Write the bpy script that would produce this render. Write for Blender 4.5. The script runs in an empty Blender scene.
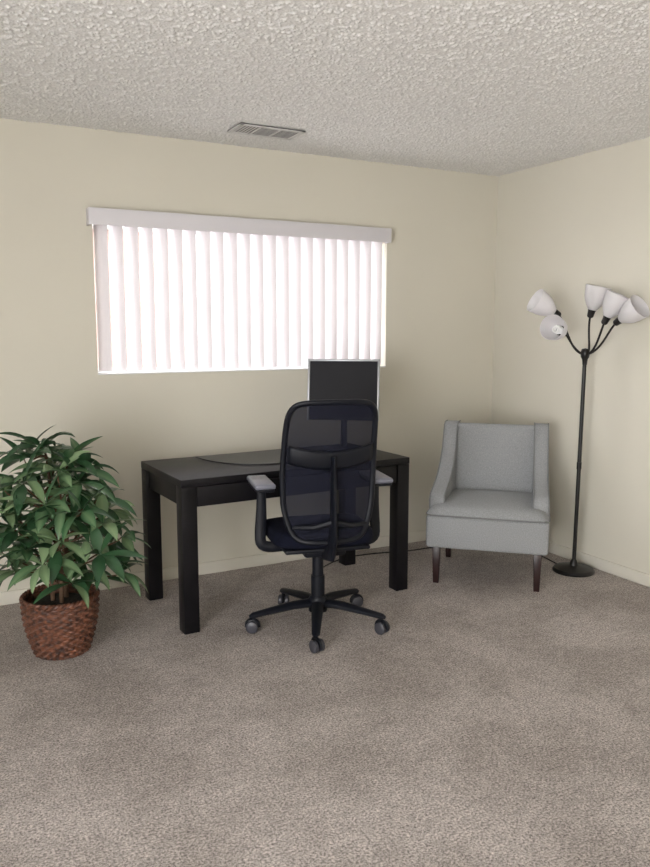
import bpy, bmesh, math, random
import numpy as np
from mathutils import Vector, Matrix, noise
random.seed(7)
rad = math.radians
sc = bpy.context.scene
try:
    sc.view_settings.view_transform = 'Standard'
except Exception:
    pass

# ---------------------------------------------------------------- materials
def new_mat(name):
    m = bpy.data.materials.new(name); m.use_nodes = True
    nt = m.node_tree
    return m, nt, nt.nodes['Principled BSDF'], nt.nodes['Material Output']

def simple(name, col, rough=0.5, metal=0.0, spec=0.5, nscale=None, namt=0.15, bump=0.0, bscale=200, trans=0):
    m, nt, b, o = new_mat(name)
    b.inputs['Base Color'].default_value = (*col, 1)
    b.inputs['Roughness'].default_value = rough
    b.inputs['Metallic'].default_value = metal
    b.inputs['Specular IOR Level'].default_value = spec
    tc = nt.nodes.new('ShaderNodeTexCoord')
    n = nt.nodes.new('ShaderNodeTexNoise'); n.inputs['Scale'].default_value = nscale or 8
    n.inputs['Detail'].default_value = 4
    nt.links.new(tc.outputs['Object'], n.inputs['Vector'])
    r = nt.nodes.new('ShaderNodeValToRGB')
    r.color_ramp.elements[0].position = 0.3; r.color_ramp.elements[1].position = 0.7
    r.color_ramp.elements[0].color = (*[c*(1-namt) for c in col], 1)
    r.color_ramp.elements[1].color = (*[min(1, c*(1+namt)) for c in col], 1)
    nt.links.new(n.outputs['Fac'], r.inputs['Fac'])
    nt.links.new(r.outputs['Color'], b.inputs['Base Color'])
    if bump:
        n2 = nt.nodes.new('ShaderNodeTexNoise'); n2.inputs['Scale'].default_value = bscale
        n2.inputs['Detail'].default_value = 3
        nt.links.new(tc.outputs['Object'], n2.inputs['Vector'])
        bp = nt.nodes.new('ShaderNodeBump'); bp.inputs['Strength'].default_value = bump
        bp.inputs['Distance'].default_value = 0.004
        nt.links.new(n2.outputs['Fac'], bp.inputs['Height'])
        nt.links.new(bp.outputs['Normal'], b.inputs['Normal'])
    return m

M_wall = simple('wall_paint', (0.64, 0.61, 0.522), 0.75, nscale=1.5, namt=0.02, bump=0.12, bscale=90)
M_base = simple('baseboard_paint', (0.68, 0.65, 0.57), 0.5, namt=0.02)
M_white = simple('white_vinyl', (0.66, 0.64, 0.67), 0.4, namt=0.01)
M_frame = simple('window_frame_paint', (0.8, 0.8, 0.8), 0.4, namt=0.01)
M_espresso = simple('espresso_wood', (0.0050, 0.0045, 0.006), 0.42, spec=.22, nscale=14, namt=0.3)
M_mat = simple('mat_leather', (0.004, 0.004, 0.009), 0.36, spec=.42, namt=0.1)
M_black = simple('black_plastic', (0.005, 0.006, 0.010), 0.45, spec=.25, namt=0.1)
M_navyfab = simple('black_seat_fabric', (0.005, 0.006, 0.014), 0.9, spec=.12, nscale=60, namt=0.3, bump=0.3, bscale=400)
M_pad = simple('armrest_pad', (0.16, 0.165, 0.20), 0.35, namt=0.05)
M_caster = simple('caster_grey', (0.045, 0.045, 0.055), 0.4, namt=0.1)
M_metalblk = simple('lamp_black_metal', (0.007, 0.006, 0.006), 0.35, metal=0.0, spec=.35, namt=0.1)
M_screen = simple('dark_screen', (0.017, 0.017, 0.020), 0.5, spec=.12, namt=0.05)
M_silver = simple('silver_bezel', (0.40, 0.41, 0.43), 0.35, metal=0.3, namt=0.03)
M_darkleg = simple('dark_cherry_leg', (0.018, 0.005, 0.005), 0.35, nscale=20, namt=0.3)
M_fabric = simple('grey_upholstery', (0.285, 0.292, 0.298), 0.95, spec=0.15, nscale=200, namt=0.18, bump=0.35, bscale=450)
M_pipe = simple('grey_piping', (0.18, 0.183, 0.187), 0.9, nscale=100, namt=0.1)
M_vent = simple('vent_paint', (0.60, 0.59, 0.58), 0.5, namt=0.03)
M_ventshade = simple('vent_shade', (0.012, 0.012, 0.012), 0.9)
M_soil = simple('dark_moss', (0.02, 0.016, 0.010), 0.95, nscale=60, namt=0.5, bump=0.8, bscale=80)
M_stem = simple('woody_stem', (0.10, 0.055, 0.03), 0.8, nscale=30, namt=0.3)
M_cable = simple('black_cable', (0.012, 0.012, 0.012), 0.5)
M_pinktint = simple('pink_tint', (0.36, 0.225, 0.19), 0.9, nscale=3, namt=0.1)  # colour of the added building, picked to tint the blinds
M_conc = simple('concrete', (0.42, 0.40, 0.38), 0.9, nscale=3, namt=0.1)

# wicker
M_wicker, nt, b, o = new_mat('wicker')
tc = nt.nodes.new('ShaderNodeTexCoord'); n = nt.nodes.new('ShaderNodeTexNoise')
n.inputs['Scale'].default_value = 45
r = nt.nodes.new('ShaderNodeValToRGB')
r.color_ramp.elements[0].position = .3; r.color_ramp.elements[1].position = .7
r.color_ramp.elements[0].color = (0.022, 0.009, 0.007, 1); r.color_ramp.elements[1].color = (0.19, 0.072, 0.038, 1)
nt.links.new(tc.outputs['Object'], n.inputs['Vector']); nt.links.new(n.outputs['Fac'], r.inputs['Fac'])
nt.links.new(r.outputs['Color'], b.inputs['Base Color']); b.inputs['Roughness'].default_value = 0.5

# leaf: colour attribute driven
M_leaf, nt, b, o = new_mat('leaf_green')
at = nt.nodes.new('ShaderNodeAttribute'); at.attribute_name = 'tint'
r = nt.nodes.new('ShaderNodeValToRGB')
r.color_ramp.elements[0].color = (0.014, 0.044, 0.020, 1)
r.color_ramp.elements[1].color = (0.27, 0.38, 0.20, 1)
e = r.color_ramp.elements.new(0.6); e.color = (0.048, 0.120, 0.052, 1)
nt.links.new(at.outputs['Fac'], r.inputs['Fac']); nt.links.new(r.outputs['Color'], b.inputs['Base Color'])
b.inputs['Roughness'].default_value = 0.28
tl = nt.nodes.new('ShaderNodeBsdfTranslucent'); nt.links.new(r.outputs['Color'], tl.inputs['Color'])
mx = nt.nodes.new('ShaderNodeMixShader'); mx.inputs[0].default_value = 0.15
nt.links.new(b.outputs[0], mx.inputs[1]); nt.links.new(tl.outputs[0], mx.inputs[2]); nt.links.new(mx.outputs[0], o.inputs[0])

# carpet
M_carpet, nt, b, o = new_mat('carpet')
tc = nt.nodes.new('ShaderNodeTexCoord')
def nz(scale, detail, dist=0, rough=.5):
    n = nt.nodes.new('ShaderNodeTexNoise'); n.inputs['Scale'].default_value = scale
    n.inputs['Detail'].default_value = detail; n.inputs['Distortion'].default_value = dist
    n.inputs['Roughness'].default_value = rough
    nt.links.new(tc.outputs['Object'], n.inputs['Vector']); return n
big = nz(2.6, 5, .3, .6); mid = nz(30, 4, 0, .7); fine = nz(130, 4, 0, .85)
def ramp(src, p0, c0, p1, c1):
    r = nt.nodes.new('ShaderNodeValToRGB'); r.color_ramp.elements[0].position = p0; r.color_ramp.elements[1].position = p1
    r.color_ramp.elements[0].color = (*c0, 1); r.color_ramp.elements[1].color = (*c1, 1)
    nt.links.new(src.outputs['Fac'], r.inputs['Fac']); return r
rb = ramp(big, .40, (.385, .345, .32), .60, (.485, .44, .412))
rf = ramp(fine, .38, (.34, .33, .33), .62, (1.64, 1.64, 1.64))
rm = ramp(mid, .35, (.86, .86, .86), .65, (1.13, 1.13, 1.13))
def mul(a, c):
    m = nt.nodes.new('ShaderNodeMix'); m.data_type = 'RGBA'; m.blend_type = 'MULTIPLY'; m.inputs[0].default_value = 1
    nt.links.new(a, m.inputs[6]); nt.links.new(c, m.inputs[7]); return m.outputs[2]
nt.links.new(mul(mul(rb.outputs[0], rf.outputs[0]), rm.outputs[0]), b.inputs['Base Color'])
b.inputs['Roughness'].default_value = 1; b.inputs['Specular IOR Level'].default_value = 0.05
bp = nt.nodes.new('ShaderNodeBump'); bp.inputs['Strength'].default_value = .8; bp.inputs['Distance'].default_value = .008
nt.links.new(fine.outputs['Fac'], bp.inputs['Height']); nt.links.new(bp.outputs[0], b.inputs['Normal'])

# popcorn ceiling
M_ceil = simple('popcorn_ceiling', (.76, .75, .73), .95, spec=.1, nscale=130, namt=.16)

# translucent slats
M_slat, nt, b, o = new_mat('blind_slat_vinyl')
b.inputs['Base Color'].default_value = (.70, .68, .70, 1); b.inputs['Roughness'].default_value = .5
tl = nt.nodes.new('ShaderNodeBsdfTranslucent'); tl.inputs['Color'].default_value = (.80, .69, .70, 1)
mx = nt.nodes.new('ShaderNodeMixShader'); mx.inputs[0].default_value = .085
nt.links.new(b.outputs[0], mx.inputs[1]); nt.links.new(tl.outputs[0], mx.inputs[2]); nt.links.new(mx.outputs[0], o.inputs[0])

# frosted shade
M_shade, nt, b, o = new_mat('frosted_shade')
b.inputs['Base Color'].default_value = (.88, .87, .88, 1); b.inputs['Roughness'].default_value = .3
tl = nt.nodes.new('ShaderNodeBsdfTranslucent'); tl.inputs['Color'].default_value = (.9, .88, .9, 1)
mx = nt.nodes.new('ShaderNodeMixShader'); mx.inputs[0].default_value = .45
nt.links.new(b.outputs[0], mx.inputs[1]); nt.links.new(tl.outputs[0], mx.inputs[2]); nt.links.new(mx.outputs[0], o.inputs[0])
M_bulb = simple('white_bulb', (.9, .9, .88), .3, namt=0)

# chair mesh
M_mesh, nt, b, o = new_mat('chair_mesh_fabric')
b.inputs['Base Color'].default_value = (.006, .007, .016, 1); b.inputs['Roughness'].default_value = .8
b.inputs['Specular IOR Level'].default_value = .2
tr = nt.nodes.new('ShaderNodeBsdfTransparent')
mx = nt.nodes.new('ShaderNodeMixShader'); mx.inputs[0].default_value = .09
nt.links.new(b.outputs[0], mx.inputs[1]); nt.links.new(tr.outputs[0], mx.inputs[2]); nt.links.new(mx.outputs[0], o.inputs[0])
# glass
M_glass, nt, b, o = new_mat('window_glass')
b.inputs['Roughness'].default_value = .05; b.inputs['Base Color'].default_value = (.9, .95, .95, 1)
tr = nt.nodes.new('ShaderNodeBsdfTransparent')
mx = nt.nodes.new('ShaderNodeMixShader'); mx.inputs[0].default_value = .94
nt.links.new(b.outputs[0], mx.inputs[1]); nt.links.new(tr.outputs[0], mx.inputs[2]); nt.links.new(mx.outputs[0], o.inputs[0])

# ---------------------------------------------------------------- geometry helpers
def empty(name, loc, rotz=0):
    e = bpy.data.objects.new(name, None); sc.collection.objects.link(e)
    e.location = loc; e.rotation_euler = (0, 0, rotz); e.empty_display_size = .1
    return e

def finish(bm, name, mat, parent=None, angle=35, smooth=True):
    bmesh.ops.recalc_face_normals(bm, faces=bm.faces)
    me = bpy.data.meshes.new(name); bm.to_mesh(me); bm.free()
    if smooth:
        me.polygons.foreach_set('use_smooth', [True]*len(me.polygons))
        try: me.set_sharp_from_angle(angle=rad(angle))
        except Exception: pass
    ob = bpy.data.objects.new(name, me); sc.collection.objects.link(ob)
    me.materials.append(mat)
    if parent: ob.parent = parent
    return ob

def box(bm, c, s, bevel=0, seg=2, rot=None, taper=None):
    t = bmesh.new(); bmesh.ops.create_cube(t, size=1)
    for v in t.verts:
        k = 1
        if taper and v.co.z < 0: k = taper
        v.co = Vector((v.co.x*s[0]*k, v.co.y*s[1]*k, v.co.z*s[2]))
    if bevel: bmesh.ops.bevel(t, geom=t.edges[:], offset=bevel, segments=seg, profile=.5, affect='EDGES')
    if rot: bmesh.ops.transform(t, matrix=rot.to_4x4(), verts=t.verts)
    bmesh.ops.translate(t, vec=c, verts=t.verts)
    merge(bm, t)

def merge(bm, t):
    me = bpy.data.meshes.new('tmp'); t.to_mesh(me); t.free(); bm.from_mesh(me); bpy.data.meshes.remove(me)

def tube(bm, pts, radii, n=10, closed=False, cap=True, flat=None):
    pts = [Vector(p) for p in pts]
    if not hasattr(radii, '__len__'): radii = [radii]*len(pts)
    N = len(pts); rings = []
    up = None
    for i, p in enumerate(pts):
        if closed: d = pts[(i+1) % N]-pts[i-1]
        else: d = pts[min(i+1, N-1)]-pts[max(i-1, 0)]
        d.normalize()
        if up is None:
            a = Vector((0, 0, 1)) if abs(d.z) < .9 else Vector((1, 0, 0))
            up = (a-d*a.dot(d)).normalized()
        else: up = (up-d*up.dot(d)).normalized()
        s = d.cross(up)
        fx, fy = flat if flat else (1, 1)
        rings.append([bm.verts.new(p+(up*math.cos(2*math.pi*k/n)*fx+s*math.sin(2*math.pi*k/n)*fy)*radii[i]) for k in range(n)])
    rng = range(N) if closed else range(N-1)
    for i in rng:
        A, B = rings[i], rings[(i+1) % N]
        for k in range(n):
            bm.faces.new((A[k], A[(k+1) % n], B[(k+1) % n], B[k]))
    if cap and not closed:
        bm.faces.new(rings[0]); bm.faces.new(rings[-1][::-1])

def lathe(bm, prof, n=32, M=None):
    rings = []
    for (r, z) in prof:
        rings.append([bm.verts.new((M or Matrix()) @ Vector((max(r, .0004)*math.cos(2*math.pi*k/n), max(r, .0004)*math.sin(2*math.pi*k/n), z))) for k in range(n)])
    for A, B in zip(rings, rings[1:]):
        for k in range(n): bm.faces.new((A[k], A[(k+1) % n], B[(k+1) % n], B[k]))

def bez(p0, p1, p2, p3, n=12):
    p0, p1, p2, p3 = map(Vector, (p0, p1, p2, p3)); out = []
    for i in range(n+1):
        t = i/n; out.append(p0*(1-t)**3+p1*3*t*(1-t)**2+p2*3*t*t*(1-t)+p3*t**3)
    return out

def align(p, d):
    q = Vector(d).to_track_quat('Z', 'Y')
    return Matrix.Translation(p) @ q.to_matrix().to_4x4()

# ---------------------------------------------------------------- room
XL, XR, YB, YF, H = -1.9, 3.55, -2.2, 4.22, 2.44
T = .14
bm = bmesh.new(); box(bm, ((XL+XR)/2, (YB+YF)/2, -.05), (XR-XL+2*T, YF-YB+2*T, .1)); finish(bm, 'floor', M_carpet, smooth=False)
# popcorn ceiling: real displaced surface (sprayed acoustic texture)
def build_ceiling():
    step = .0042
    nx = int((XR-XL+.1)/step); ny = int((YF-YB+.1)/step)
    rng = np.random.default_rng(3)
    w_ = rng.standard_normal((ny, nx))
    fy = np.fft.fftfreq(ny)[:, None]; fx = np.fft.rfftfreq(nx)[None, :]
    F = np.fft.rfft2(w_); k2 = fx**2+fy**2
    def blur(sig):
        a = np.fft.irfft2(F*np.exp(-2*math.pi**2*sig**2*k2), s=(ny, nx)); return a/a.std()
    h = blur(.60)*.95+blur(1.2)*.35
    h = np.clip(h-.2, 0, 1.8)
    xs = XL-.05+np.arange(nx)*step; ys = YB-.05+np.arange(ny)*step
    X, Y = np.meshgrid(xs, ys)
    co = np.empty((ny*nx, 3), dtype=np.float32); co[:, 0] = X.ravel(); co[:, 1] = Y.ravel(); co[:, 2] = (H-.0032*h).ravel()
    i = np.arange(ny-1)[:, None]*nx+np.arange(nx-1)[None, :]; i = i.ravel()
    f = np.stack([i, i+nx, i+nx+1, i+1], 1).astype(np.int32)
    me = bpy.data.meshes.new('ceiling'); me.vertices.add(len(co)); me.vertices.foreach_set('co', co.ravel())
    me.loops.add(f.size); me.loops.foreach_set('vertex_index', f.ravel())
    me.polygons.add(len(f)); me.polygons.foreach_set('loop_start', np.arange(0, f.size, 4, dtype=np.int32))
    me.update(calc_edges=True); me.polygons.foreach_set('use_smooth', np.ones(len(f), dtype=bool))
    me.materials.append(M_ceil)
    ob = bpy.data.objects.new('ceiling', me); sc.collection.objects.link(ob)
build_ceiling()
# back wall with window opening
WX0, WX1, WZ0, WZ1 = .868, 2.672, 1.180, 2.00
def seg(bm, x0, x1, y0, y1, z0, z1): box(bm, ((x0+x1)/2, (y0+y1)/2, (z0+z1)/2), (x1-x0, y1-y0, z1-z0))
bm = bmesh.new(); HH = H+.02
seg(bm, XL-T, WX0, YF, YF+T, 0, HH); seg(bm, WX1, XR+T, YF, YF+T, 0, HH)
seg(bm, WX0, WX1, YF, YF+T, 0, WZ0); seg(bm, WX0, WX1, YF, YF+T, WZ1, HH)
finish(bm, 'wall_back', M_wall, smooth=False)
bm = bmesh.new(); seg(bm, XR, XR+T, YB, YF, 0, HH); finish(bm, 'wall_right', M_wall, smooth=False)
# left wall with a wide patio opening (daylight comes in there), behind the camera's field of view
bm = bmesh.new()
seg(bm, XL-T, XL, .9, YF, 0, HH); seg(bm, XL-T, XL, YB, -1.9, 0, HH); seg(bm, XL-T, XL, -1.9, .9, 2.1, HH)
finish(bm, 'wall_left', M_wall, smooth=False)
bm = bmesh.new(); seg(bm, XL-T, XR+T, YB-T, YB, 0, HH); finish(bm, 'wall_front', M_wall, smooth=False)
def baseb(name, x0, x1, y0, y1):
    bm = bmesh.new(); box(bm, ((x0+x1)/2, (y0+y1)/2, .035), (x1-x0, y1-y0, .07), .004); finish(bm, name, M_base)
baseb('baseboard_back', XL, XR, YF-.014, YF); baseb('baseboard_right', XR-.014, XR, YB, YF-.014)
baseb('baseboard_left', XL, XL+.014, .9, YF-.014); baseb('baseboard_front', XL, XR-.014, YB, YB+.014)

# outside: building added out of view, to tint the light through the blinds pink
nb = empty('tint_building', (1.5, 9.2, -.15))
bm = bmesh.new(); box(bm, (0, 0, 1.3), (2.4, 1.6, 2.6), .02); finish(bm, 'tint_walls', M_pinktint, nb)
bm = bmesh.new(); box(bm, (0, 0, 2.66), (2.7, 1.9, .12), .02); finish(bm, 'tint_roof', M_conc, nb)
bm = bmesh.new(); box(bm, (1.5, 8.4, -.20), (14, 8, .1)); finish(bm, 'ground', M_conc, smooth=False)

# window frame + glass
w = empty('window_1', ((WX0+WX1)/2, YF+.115, (WZ0+WZ1)/2))
bm = bmesh.new(); ww, wh = WX1-WX0, WZ1-WZ0
for (x, z, sx, sz) in [(-ww/2+.01, 0, .02, wh), (ww/2-.01, 0, .02, wh), (0, wh/2-.01, ww, .02), (0, -wh/2+.012, ww, .024)]:
    box(bm, (x, 0, z), (sx, .04, sz), .004)
finish(bm, 'frame', M_frame, w)
bm = bmesh.new(); box(bm, (0, .005, 0), (ww-.03, .004, wh-.03)); finish(bm, 'glass', M_glass, w)
bm = bmesh.new(); box(bm, (0, -.07, -wh/2+.004), (ww, .10, .008), .002); finish(bm, 'sill', M_frame, w)

# vertical blinds
vb = empty('vertical_blinds', (WX0, YF, 0))
bm = bmesh.new()
vw0, vw1 = -.03, ww-.01
box(bm, ((vw0+vw1)/2, -.068, 1.995), (vw1-vw0, .006, .085), .002)
box(bm, ((vw0+vw1)/2, -.035, 2.035), (vw1-vw0, .07, .006), .002)
box(bm, (vw0+.003, -.035, 1.995), (.006, .07, .085), .002)
box(bm, (vw1-.003, -.035, 1.995), (.006, .07, .085), .002)
finish(bm, 'valance', M_white, vb)
bm = bmesh.new(); box(bm, (ww/2, .05, 1.985), (ww-.01, .04, .028), .003); finish(bm, 'headrail', M_white, vb)
NS = 22; pitch = (ww-.02)/NS
bm = bmesh.new()
for i in range(NS):
    cx = .01+pitch*(i+.5); ang = rad(-48+random.uniform(-4, 4))
    cols = []
    for z in (WZ0+.018, 1.972):
        row = []
        for k in range(9):
            s = (k/8-.5); lx = s*.089; ly = -.012*(1-4*s*s)
            row.append(bm.verts.new((cx+lx*math.cos(ang)-ly*math.sin(ang), .050+lx*math.sin(ang)+ly*math.cos(ang), z)))
        cols.append(row)
    for k in range(8): bm.faces.new((cols[0][k], cols[0][k+1], cols[1][k+1], cols[1][k]))
finish(bm, 'slats', M_slat, vb, angle=60)

# ceiling vent
v = empty('ceiling_vent', (1.685, 3.83, H-.003))
bm = bmesh.new(); Wv, Dv = .36, .19
for (x, y, sx, sy) in [(0, -Dv/2+.011, Wv, .022), (0, Dv/2-.011, Wv, .022), (-Wv/2+.011, 0, .022, Dv), (Wv/2-.011, 0, .022, Dv), (-.06, 0, .014, Dv), (.05, 0, .010, Dv)]:
    box(bm, (x, y, -.0075), (sx, sy, .004), .0012)
for k in range(6):
    y = -Dv/2+.040+k*.022
    box(bm, (.055, y, -.0070), (.205, .007, .001))
for k in range(5):
    x = -Wv/2+.032+k*.017
    box(bm, (x, 0, -.0070), (.0085, Dv-.04, .001))
finish(bm, 'grille', M_vent, v)
bm = bmesh.new(); box(bm, (0, 0, -.0040), (Wv-.006, Dv-.006, .004)); finish(bm, 'duct_shade', M_ventshade, v)  # near-black sheet, paints the shade inside the duct

# ---------------------------------------------------------------- desk
DK = empty('writing_desk', (1.679, 3.713, 0), rad(2.4))
W, D, HT, L = 1.29, .61, .738, .075
bm = bmesh.new()
box(bm, (0, 0, HT-.018), (W, D, .036), .003)
finish(bm, 'desktop', M_espresso, DK)
bm = bmesh.new()
for sx in (-1, 1):
    for sy in (-1, 1):
        box(bm, (sx*(W/2-L/2-.001), sy*(D/2-L/2-.001), (HT-.036)/2), (L, L, HT-.037), .003)
finish(bm, 'legs', M_espresso, DK)
bm = bmesh.new()
az = HT-.036-.05
box(bm, (0, D/2-.03, az), (W-2*L, .02, .10), .002)
for sx in (-1, 1): box(bm, (sx*(W/2-.03), 0, az), (.02, D-2*L, .10), .002)
finish(bm, 'apron', M_espresso, DK)
bm = bmesh.new()
box(bm, (0, -D/2+.018, az-.001), (W-2*L-.008, .02, .094), .003)
box(bm, (0, 0, az-.035), (W-2*L-.04, D-.12, .012))
finish(bm, 'drawer', M_espresso, DK)

# D-shaped desk mat
MT = empty('desk_mat', (1.70, 3.98, HT+.0005), rad(2.2))
bm = bmesh.new(); pts = []
for k in range(41):
    a = math.pi+math.pi*k/40
    c, s = math.cos(a), math.sin(a)
    pts.append((.39*math.copysign(abs(c)**.8, c), .42*math.copysign(abs(s)**.9, s)))
lo = [bm.verts.new((x, y, 0)) for x, y in pts]; hi = [bm.verts.new((x*.995, y*.995, .006)) for x, y in pts]
bm.faces.new(hi); bm.faces.new(lo[::-1])
for k in range(len(pts)): bm.faces.new((lo[k], lo[(k+1) % len(pts)], hi[(k+1) % len(pts)], hi[k]))
finish(bm, 'mat_pad', M_mat, MT)

# monitor
MO = empty('computer_monitor', (2.13, 3.80, HT+.007), rad(-36))
bm = bmesh.new()
prof = [(0, 0), (.115, 0), (.12, .006), (.11, .014), (.03, .022), (0, .022)]
lathe(bm, prof, 40); finish(bm, 'base', M_black, MO)
bm = bmesh.new(); tube(bm, [(0, .02, .015), (0, .03, .12), (0, .035, .30)], [.04, .036, .032], 12, flat=(.5, 1.3)); finish(bm, 'neck', M_black, MO)
Rt = Matrix.Rotation(rad(-9), 3, 'X')
mc = Vector((0, 0, .338)); mw, mh = .405, .345
def mp(v): return mc + Rt @ Vector(v)
bm = bmesh.new()
for (x, z, sx, sz) in [(-mw/2+.006, 0, .012, mh), (mw/2-.006, 0, .012, mh), (0, mh/2-.006, mw, .012)]:
    box(bm, mp((x, -.012, z)), (sx, .02, sz), .002, rot=Rt)
finish(bm, 'bezel', M_silver, MO)
bm = bmesh.new(); box(bm, mp((0, .002, 0)), (mw-.010, .03, mh-.006), .004, rot=Rt); box(bm, mp((0, .025, 0)), (mw*.6, .04, mh*.6), .012, rot=Rt); finish(bm, 'casing', M_black, MO)
bm = bmesh.new(); box(bm, mp((0, -.0145, .006)), (mw-.026, .004, mh-.03), rot=Rt); finish(bm, 'screen', M_screen, MO)

# ---------------------------------------------------------------- office chair
OC = empty('office_chair', (1.659, 3.207, 0), rad(-13))
bm = bmesh.new(); wheels = bmesh.new()
lathe(bm, [(0, .075), (.045, .075), (.048, .13), (.036, .15), (0, .15)], 24)
for k in range(5):
    a = rad(254+72*k); d = Vector((math.cos(a), math.sin(a), 0)); sd = Vector((-d.y, d.x, 0))
    tube(bm, [d*.02+Vector((0, 0, .115)), d*.12+Vector((0, 0, .112)), d*.24+Vector((0, 0, .095)), d*.32+Vector((0, 0, .082)), d*.338+Vector((0, 0, .078))], [.028, .026, .021, .018, .008], 10, flat=(.75, 1.1))
    c = d*.315
    tube(bm, [c+Vector((0, 0, .09)), c+Vector((0, 0, .045))], .009, 8)
    ca = a+random.uniform(-.9, .9); cs = Vector((-math.sin(ca), math.cos(ca), 0))
    # hood
    c2 = c+Vector((math.cos(ca), math.sin(ca), 0))*.008
    hood = [c2+Vector((math.cos(ca)*math.cos(t)*.031, math.sin(ca)*math.cos(t)*.031, .031+math.sin(t)*.031)) for t in [rad(x) for x in range(-10, 191, 20)]]
    tube(bm, hood, .006, 8, flat=(1, 2.0))
    for s in (-1, 1):
        Mx = align(c2+cs*s*.017+Vector((0, 0, .029)), cs)
        lathe(wheels, [(0, -.011), (.022, -.011), (.0285, -.007), (.029, .0), (.0285, .007), (.022, .011), (.010, .0125), (0, .0125)], 20, Mx)
finish(bm, 'star_base', M_black, OC); finish(wheels, 'casters', M_caster, OC)
bm = bmesh.new(); lathe(bm, [(0, .12), (.033, .12), (.033, .25), (.027, .25), (.027, .37), (.018, .37), (.018, .42), (0, .42)], 20); finish(bm, 'gas_lift', M_black, OC)
bm = bmesh.new(); box(bm, (0, -.02, .405), (.20, .26, .05), .015); box(bm, (0, -.02, .428), (.40, .36, .02), .008)
tube(bm, [(.08, .04, .40), (.2, .05, .395), (.25, .05, .40)], .007, 8)
finish(bm, 'mechanism', M_black, OC)
# seat cushion (superellipse pad)
bm = bmesh.new(); rings = []
def srow(sc_, z):
    row = []
    for k in range(48):
        t = 2*math.pi*k/48; c, s = math.cos(t), math.sin(t)
        x = .245*sc_*math.copysign(abs(c)**.5, c); y = .235*sc_*math.copysign(abs(s)**.5, s)
        zz = z - (.03*max(0, y/.235)**3)
        row.append(bm.verts.new((x, y+.015, zz)))
    return row
for s_, z in [(.02, .435), (.85, .435), (.97, .445), (1.0, .465), (.985, .49), (.93, .507), (.8, .512), (.5, .506), (.02, .503)]: rings.append(srow(s_, z))
for A, B in zip(rings, rings[1:]):
    for k in range(48): bm.faces.new((A[k], A[(k+1) % 48], B[(k+1) % 48], B[k]))
bm.faces.new(rings[0]); bm.faces.new(rings[-1]); finish(bm, 'seat', M_navyfab, OC, angle=60)
# backrest surface
def BP(a, rr_, off=0):
    c, s = math.cos(a), math.sin(a)
    ux = math.copysign(abs(c)**.25, c)*rr_; vy = math.copysign(abs(s)**.25, s)*rr_
    vv = (vy+1)/2
    return BS(ux, vv, off)
def BS(ux, vv, off=0):
    hw = .172+.040*math.sin(math.pi/2*min(1, vv/.42)) - .012*max(0, (vv-.42)/.58)
    z = .485+.620*vv + .008*(1-ux*ux)*(2*vv-1)
    y = -.225-.095*vv**1.3+.035*math.sin(vv*math.pi)-.02*(1-vv) + .045*ux*ux
    return Vector((hw*ux, y-off, z))
bm = bmesh.new(); NN = 96; rings = []
angs = []
for q in range(4):
    for k in range(24):
        t = k/24
        angs.append(q*math.pi/2 + math.pi/2*(.5+.5*math.copysign(abs(2*t-1)**.6, 2*t-1)))
for j in range(1, 15):
    rings.append([bm.verts.new(BP(a_, j/14)) for a_ in angs])
for A, B in zip(rings, rings[1:]):
    for k in range(NN): bm.faces.new((A[k], A[(k+1) % NN], B[(k+1) % NN], B[k]))
bm.faces.new(rings[0]); bmesh.ops.remove_doubles(bm, verts=bm.verts, dist=.0002); finish(bm, 'back_mesh', M_mesh, OC, angle=80)
bm = bmesh.new()
outl = [BP(a_, 1) for a_ in angs]; cl = []
for p_ in outl:
    if not cl or (p_-cl[-1]).length > .004: cl.append(p_)
tube(bm, cl, .0115, 10, closed=True, flat=(1.2, .9))
finish(bm, 'back_frame', M_black, OC, angle=60)
bm = bmesh.new()
# lumbar band & lower support
NU, NV = 20, 6
for (v0, v1, off, dip) in [(.57, .70, .018, .05)]:
    g = [[bm.verts.new(BS(-.93+1.86*i/NU, v0+(v1-v0)*j/NV - dip*(1-(2*i/NU-1)**2), off+.006*math.sin(math.pi*j/NV))) for i in range(NU+1)] for j in range(NV+1)]
    for j in range(NV):
        for i in range(NU): bm.faces.new((g[j][i], g[j][i+1], g[j+1][i+1], g[j+1][i]))
ob = finish(bm, 'lumbar_support', M_black, OC, angle=60)
md = ob.modifiers.new('s', 'SOLIDIFY'); md.thickness = .008
bm = bmesh.new()
tube(bm, [BS(0, .62, .03), BS(0, .4, .045), BS(0, .18, .05), Vector((0, -.275, .50)), Vector((0, -.24, .43)), Vector((0, -.12, .405))], [.014, .018, .022, .026, .03, .03], 10, flat=(.7, 1.5))
for s in (-1, 1):
    tube(bm, [BS(0, .16, .05), BS(s*.45, .12, .04), BS(s*.9, .10, .008)], [.016, .013, .010], 8)
finish(bm, 'back_spine', M_black, OC)
# arms
for nm, s in (('arm_left', -1), ('arm_right', 1)):
    A = bmesh.new()
    tube(A, bez((s*.15, -.03, .418), (s*.30, -.03, .405), (s*.285, -.02, .42), (s*.278, -.02, .52), 10)+[Vector((s*.276, -.025, .60)), Vector((s*.276, -.03, .70))],
         [.02]*9+[.021]*2+[.018, .016], 10, flat=(1.3, .8))
    finish(A, nm+'_post', M_black, OC)
    A = bmesh.new(); box(A, (s*.278, -.03, .705), (.085, .23, .016), .007, 3); finish(A, nm+'_plate', M_black, OC)
    A = bmesh.new(); box(A, (s*.278, -.03, .724), (.095, .25, .024), .011, 3); finish(A, nm+'_pad', M_pad, OC)

# ---------------------------------------------------------------- armchair
AC = empty('upholstered_armchair', (2.931, 3.466, 0), rad(-44))
bm = bmesh.new()
box(bm, (0, -.015, .3075), (.66, .63, .185), .018, 3)
finish(bm, 'seat_frame', M_fabric, AC, angle=60)
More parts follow.
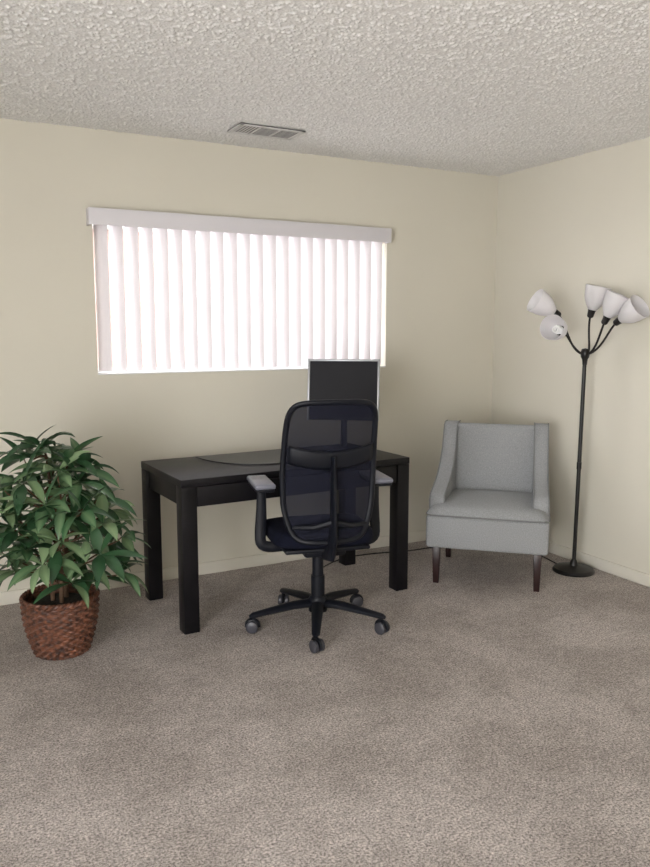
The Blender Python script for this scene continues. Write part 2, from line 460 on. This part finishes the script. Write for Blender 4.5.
# cushion
bm = bmesh.new()
t = bmesh.new(); bmesh.ops.create_grid(t, x_segments=24, y_segments=24, size=.5)
for v_ in t.verts:
    x, y = v_.co.x*2, v_.co.y*2
    h = (1-abs(x)**5)*(1-abs(y)**5)
    v_.co = Vector((x*.332*(1-.02*abs(y)**6), -.05+y*.285*(1-.02*abs(x)**6), .405+.055*max(0, h)**.45+.012*(1-x*x)*(1-y*y)))
merge(bm, t)
finish(bm, 'seat_cushion', M_fabric, AC, angle=80)
bm = bmesh.new()
tube(bm, [(-.32, .2, .402), (-.331, -.29, .402), (-.305, -.334, .402), (.305, -.334, .402), (.331, -.29, .402), (.32, .2, .402)], .005, 8)
finish(bm, 'seat_piping', M_pipe, AC)
# back
bm = bmesh.new(); Rb = Matrix.Rotation(rad(-7), 3, 'X')
box(bm, (0, .262, .625), (.49, .11, .45), .03, 4, rot=Rb)
finish(bm, 'backrest', M_fabric, AC, angle=60)
bm = bmesh.new(); box(bm, (0, .305, .55), (.60, .05, .565), .015, 3, rot=Rb); finish(bm, 'back_shell', M_fabric, AC, angle=60)
# swooping arms
prof = [(.33, .22), (.365, .83), (.335, .855), (.26, .857), (.225, .84), (.20, .78), (.16, .70), (.10, .63), (.02, .575), (-.08, .535), (-.17, .51), (-.215, .495), (-.235, .465), (-.235, .40), (-.235, .30), (-.2, .22)]
for nm, s in (('arm_left', -1), ('arm_right', 1)):
    A = bmesh.new()
    fl = [];
    for sgn in (0, 1):
        row = []
        for (y, z) in prof:
            flare = .018*max(0, min(1, (.3-y)/.5))
            x0 = .222+flare if sgn == 0 else .308+flare
            row.append(A.verts.new((s*x0, y, z)))
        fl.append(row)
    n = len(prof)
    A.faces.new(fl[0]); A.faces.new(fl[1][::-1])
    for k in range(n): A.faces.new((fl[0][k], fl[0][(k+1) % n], fl[1][(k+1) % n], fl[1][k]))
    bmesh.ops.recalc_face_normals(A, faces=A.faces)
    ed = [e for e in A.edges if abs(e.verts[0].co.x-e.verts[1].co.x) < .03]
    bmesh.ops.bevel(A, geom=ed, offset=.012, segments=3, profile=.5, affect='EDGES')
    finish(A, nm, M_fabric, AC, angle=50)
    A = bmesh.new()
    for base in (.225, .305):
        pp = []
        for (y, z) in prof[2:14]:
            flare = .018*max(0, min(1, (.3-y)/.5)); pp.append((s*(base+flare), y, z))
        tube(A, pp, .0042, 6)
    finish(A, nm+'_piping', M_pipe, AC)
bm = bmesh.new()
for sx in (-1, 1):
    box(bm, (sx*.275, -.27, .11), (.046, .046, .22), .003, taper=.7)
    box(bm, (sx*.27, .25, .11), (.044, .044, .22), .003, taper=.7)
finish(bm, 'legs', M_darkleg, AC)

# ---------------------------------------------------------------- floor lamp
LP = empty('floor_lamp', (3.385, 3.245, 0))
Rv = Vector((.8838, -.468, 0)); Cv = Vector((-.468, -.8838, 0)); U = Vector((0, 0, 1))
bm = bmesh.new(); lathe(bm, [(0, 0), (.118, 0), (.120, .01), (.112, .022), (.07, .032), (.025, .038), (.02, .06), (.012, .075), (0, .075)], 48); finish(bm, 'base', M_metalblk, LP)
hub = Rv*.012+U*1.27
bm = bmesh.new()
tube(bm, [(0, 0, .05), hub*.5, hub*.985], .0115, 14)
tube(bm, [hub*.5-hub.normalized()*.02, hub*.5+hub.normalized()*.02], .014, 14)
lathe(bm, [(0, -.05), (.013, -.05), (.016, -.02), (.024, -.005), (.027, .02), (.02, .04), (0, .045)], 20, Matrix.Translation(hub))
finish(bm, 'pole', M_metalblk, LP)
def L3(l, u, c): return hub+Rv*l+U*u+Cv*c
shades = [((-.18, .25, -.03), (-.30, .32, -.01)), ((-.15, .14, .04), (-.245, .165, .15)), ((.028, .26, .0), (.052, .385, .02)),
          ((.088, .22, .08), (.133, .335, .11)), ((.145, .205, .13), (.206, .27, .215))]
arms = bmesh.new(); cups = bmesh.new(); sh = bmesh.new(); bl = bmesh.new()
for i, (nk, mo) in enumerate(shades):
    a, m = L3(*nk), L3(*mo); d = (m-a).normalized()
    lat = Vector((a-hub)); lat.z = 0
    if lat.length < .04: lat = lat.normalized()*.04
    start = hub+lat.normalized()*.015+U*.01
    tube(arms, bez(start, start+lat*.45+U*.03, a-d*.10-U*.015, a-d*.03, 16), .0062, 10)
    lathe(cups, [(0, -.045), (.012, -.045), (.018, -.038), (.021, -.005), (.027, .01), (.028, .02), (0, .02)], 20, align(a, d))
    pr = [(.024, .0), (.030, .01), (.044, .03), (.057, .055), (.064, .08), (.067, .105), (.071, .134), (.0695, .134), (.065, .105), (.062, .08), (.055, .055), (.042, .03), (.028, .011)]
    lathe(sh, pr, 36, align(a, d))
    Mb = align(a, d); hp = []
    for k in range(60):
        tt = k/59; an = tt*2*math.pi*3.2; rr_ = .021*(1-.15*tt)
        hp.append(Mb @ Vector((rr_*math.cos(an), rr_*math.sin(an), .035+.055*tt)))
    tube(bl, hp, .0048, 8)
    lathe(bl, [(0, .01), (.018, .01), (.02, .03), (.01, .036), (0, .036)], 16, Mb)
finish(arms, 'gooseneck_arms', M_metalblk, LP); finish(cups, 'sockets', M_metalblk, LP)
finish(sh, 'shades', M_shade, LP, angle=50); finish(bl, 'bulbs', M_bulb, LP)

# ---------------------------------------------------------------- potted plant
PL = empty('potted_plant', (.512, 3.475, 0))
bm = bmesh.new(); NT = 140; rows = 18; sub = 4; rings = []
hb = .25
nr = rows*sub
def br(z): return .112+.047*math.sin(min(1, z/hb)*math.pi*.55)
for j in range(nr+1):
    z = hb*j/nr; ph = (j % sub)/sub; row_i = j//sub
    ring = []
    for k in range(NT):
        th = 2*math.pi*k/NT
        wv = math.sin(math.pi*ph)*.004 + .0065*math.sin(math.pi*ph)*math.cos(20*th+math.pi*(row_i % 2))
        r_ = br(z)+wv
        ring.append(bm.verts.new((r_*math.cos(th), r_*math.sin(th), z)))
    rings.append(ring)
for A, B in zip(rings, rings[1:]):
    for k in range(NT): bm.faces.new((A[k], A[(k+1) % NT], B[(k+1) % NT], B[k]))
bm.faces.new(rings[0])
for ph in (0, math.pi):   # braided rim
    tube(bm, [((br(hb)+.004*math.cos(24*t+ph))*math.cos(t), (br(hb)+.004*math.cos(24*t+ph))*math.sin(t), hb+.004+.006*math.sin(24*t+ph)) for t in [2*math.pi*k/240 for k in range(240)]], .008, 6, closed=True)
finish(bm, 'wicker_basket', M_wicker, PL, angle=50)
bm = bmesh.new(); lathe(bm, [(br(hb)-.012, .21), (.1, .232), (0, .238)], 32); finish(bm, 'soil', M_soil, PL)
stems = bmesh.new(); leaves = bmesh.new(); tint = leaves.verts.layers.float.new('tint')
def leaf(base, d, length, width, droop, tn):
    d = Vector(d).normalized()
    side = d.cross(U)
    if side.length < .1: side = Vector((random.uniform(-1, 1), random.uniform(-1, 1), 0))
    side.normalize(); side = (side+U*random.uniform(-.6, .6)).normalized()
    p = Vector(base); prev = None; N = 9; dd = d.copy()
    for i in range(N+1):
        t = i/N
        wd = width*(math.sin(math.pi*min(1, max(0, (t-.06)/.94)**.85))**1.0)*.5+.0008 if i < N else .0004
        nrm = side.cross(dd).normalized()
        l = leaves.verts.new(p-side*wd+nrm*wd*.3); c = leaves.verts.new(p); r_ = leaves.verts.new(p+side*wd+nrm*wd*.3)
        for v_, q in ((l, 0), (c, .18), (r_, 0)): v_[tint] = max(0, min(1, tn+q))
        if prev:
            leaves.faces.new((prev[0], prev[1], c, l)); leaves.faces.new((prev[1], prev[2], r_, c))
        prev = (l, c, r_)
        dd = (dd-U*droop/N*(.5+t)).normalized(); p = p+dd*(length/N)
        if p.z < .06: p.z = .06
def whorl(p, axis, n, ln):
    axis = Vector(axis).normalized(); s1 = axis.orthogonal().normalized(); s2 = axis.cross(s1)
    a0 = random.uniform(0, 6.28); base_t = random.uniform(.1, .75)
    for k in range(n):
        a = a0+2*math.pi*k/n+random.uniform(-.3, .3); up_ = random.uniform(.1, 1.0)
        d = s1*math.cos(a)+s2*math.sin(a)+axis*up_
        leaf(p, d, ln*random.uniform(.75, 1.15), random.uniform(.040, .056), random.uniform(.35, 1.5), base_t+random.uniform(-.15, .3))
trunks = []
for (tx, ty, hx, hy, hz) in [(-.03, .0, -.07, .0, .62), (.03, .02, .07, .05, .70), (.0, -.04, .02, -.08, .58), (.02, .05, -.02, .05, .86)]:
    pts = bez((tx, ty, .22), (tx, ty, .38), (hx*.7, hy*.7, hz-.15), (hx, hy, hz), 10)
    tube(stems, pts, [.010-.004*i/10 for i in range(11)], 8); trunks.append(pts)
tops = []
ga = 2.399963
NTP = 40
for i in range(NTP):
    t = (i+.5)/NTP
    z = .33+.565*t
    az_ = i*ga
    R = .29*math.sin(math.pi*min(1, .38+.55*t))**.7*random.uniform(.5, 1.10)
    tops.append(Vector((R*math.cos(az_), R*math.sin(az_), z+random.uniform(-.03, .03))))
tops.append(Vector((-.05, .0, .92)))
for tp in tops:
    tr_ = random.choice(trunks); zt = max(.3, tp.z-.16)
    s0 = min(tr_, key=lambda q: abs(q.z-zt)) if tp.z < .86 else trunks[3][-1]
    tube(stems, bez(s0, s0+(tp-s0)*.3+U*.04, tp-U*.03, tp, 6), [.005, .005, .0045, .004, .0035, .003, .0025], 6)
    out = Vector((tp.x, tp.y, 0))*2.0+U*.6
    whorl(tp, out, random.choice((6, 7, 8)), .185)
    mid = s0*.35+tp*.65
    whorl(mid, out+U*.3, 3, .15)
finish(stems, 'stems', M_stem, PL); finish(leaves, 'foliage', M_leaf, PL, angle=60)

# ---------------------------------------------------------------- power cable on the carpet
cu = bpy.data.curves.new('power_cable', 'CURVE'); cu.dimensions = '3D'; cu.bevel_depth = .0035; cu.bevel_resolution = 3
sp = cu.splines.new('NURBS')
cp = [(2.02, 3.92, .005), (2.12, 4.02, .005), (2.3, 4.12, .005), (2.55, 4.10, .005), (2.75, 4.03, .005), (2.95, 4.05, .005), (3.2, 3.98, .005), (3.38, 3.8, .005), (3.45, 3.6, .005), (3.40, 3.42, .005), (3.385, 3.36, .005)]
sp.points.add(len(cp)-1)
for p_, c_ in zip(sp.points, cp): p_.co = (*c_, 1)
sp.use_endpoint_u = True; sp.order_u = 4
co = bpy.data.objects.new('power_cable', cu); sc.collection.objects.link(co); cu.materials.append(M_cable)

# ---------------------------------------------------------------- light
wd = bpy.data.worlds.new('sky'); sc.world = wd; wd.use_nodes = True
bg = wd.node_tree.nodes['Background']; bg.inputs[0].default_value = (.98, .98, 1.0, 1); bg.inputs[1].default_value = 8.0
def area(name, loc, rot, sx, sy, e, col=(1, 1, 1)):
    l = bpy.data.lights.new(name, 'AREA'); l.shape = 'RECTANGLE'; l.size = sx; l.size_y = sy; l.energy = e; l.color = col
    o_ = bpy.data.objects.new(name, l); sc.collection.objects.link(o_); o_.location = loc; o_.rotation_euler = rot; return o_
area('patio_daylight', (XL-.05, -.5, 1.08), (0, rad(-90), 0), 2.0, 2.7, 118, (1, .99, .98))

# ---------------------------------------------------------------- camera
cam = bpy.data.cameras.new('camera'); co = bpy.data.objects.new('camera', cam); sc.collection.objects.link(co)
cam.sensor_fit = 'VERTICAL'; cam.sensor_height = 24; cam.sensor_width = 18; cam.lens = 776/867*24
co.location = (0, 0, 1.423); co.rotation_euler = (rad(90-7.67), 0, rad(-27.9)); cam.clip_start = .05
sc.camera = co
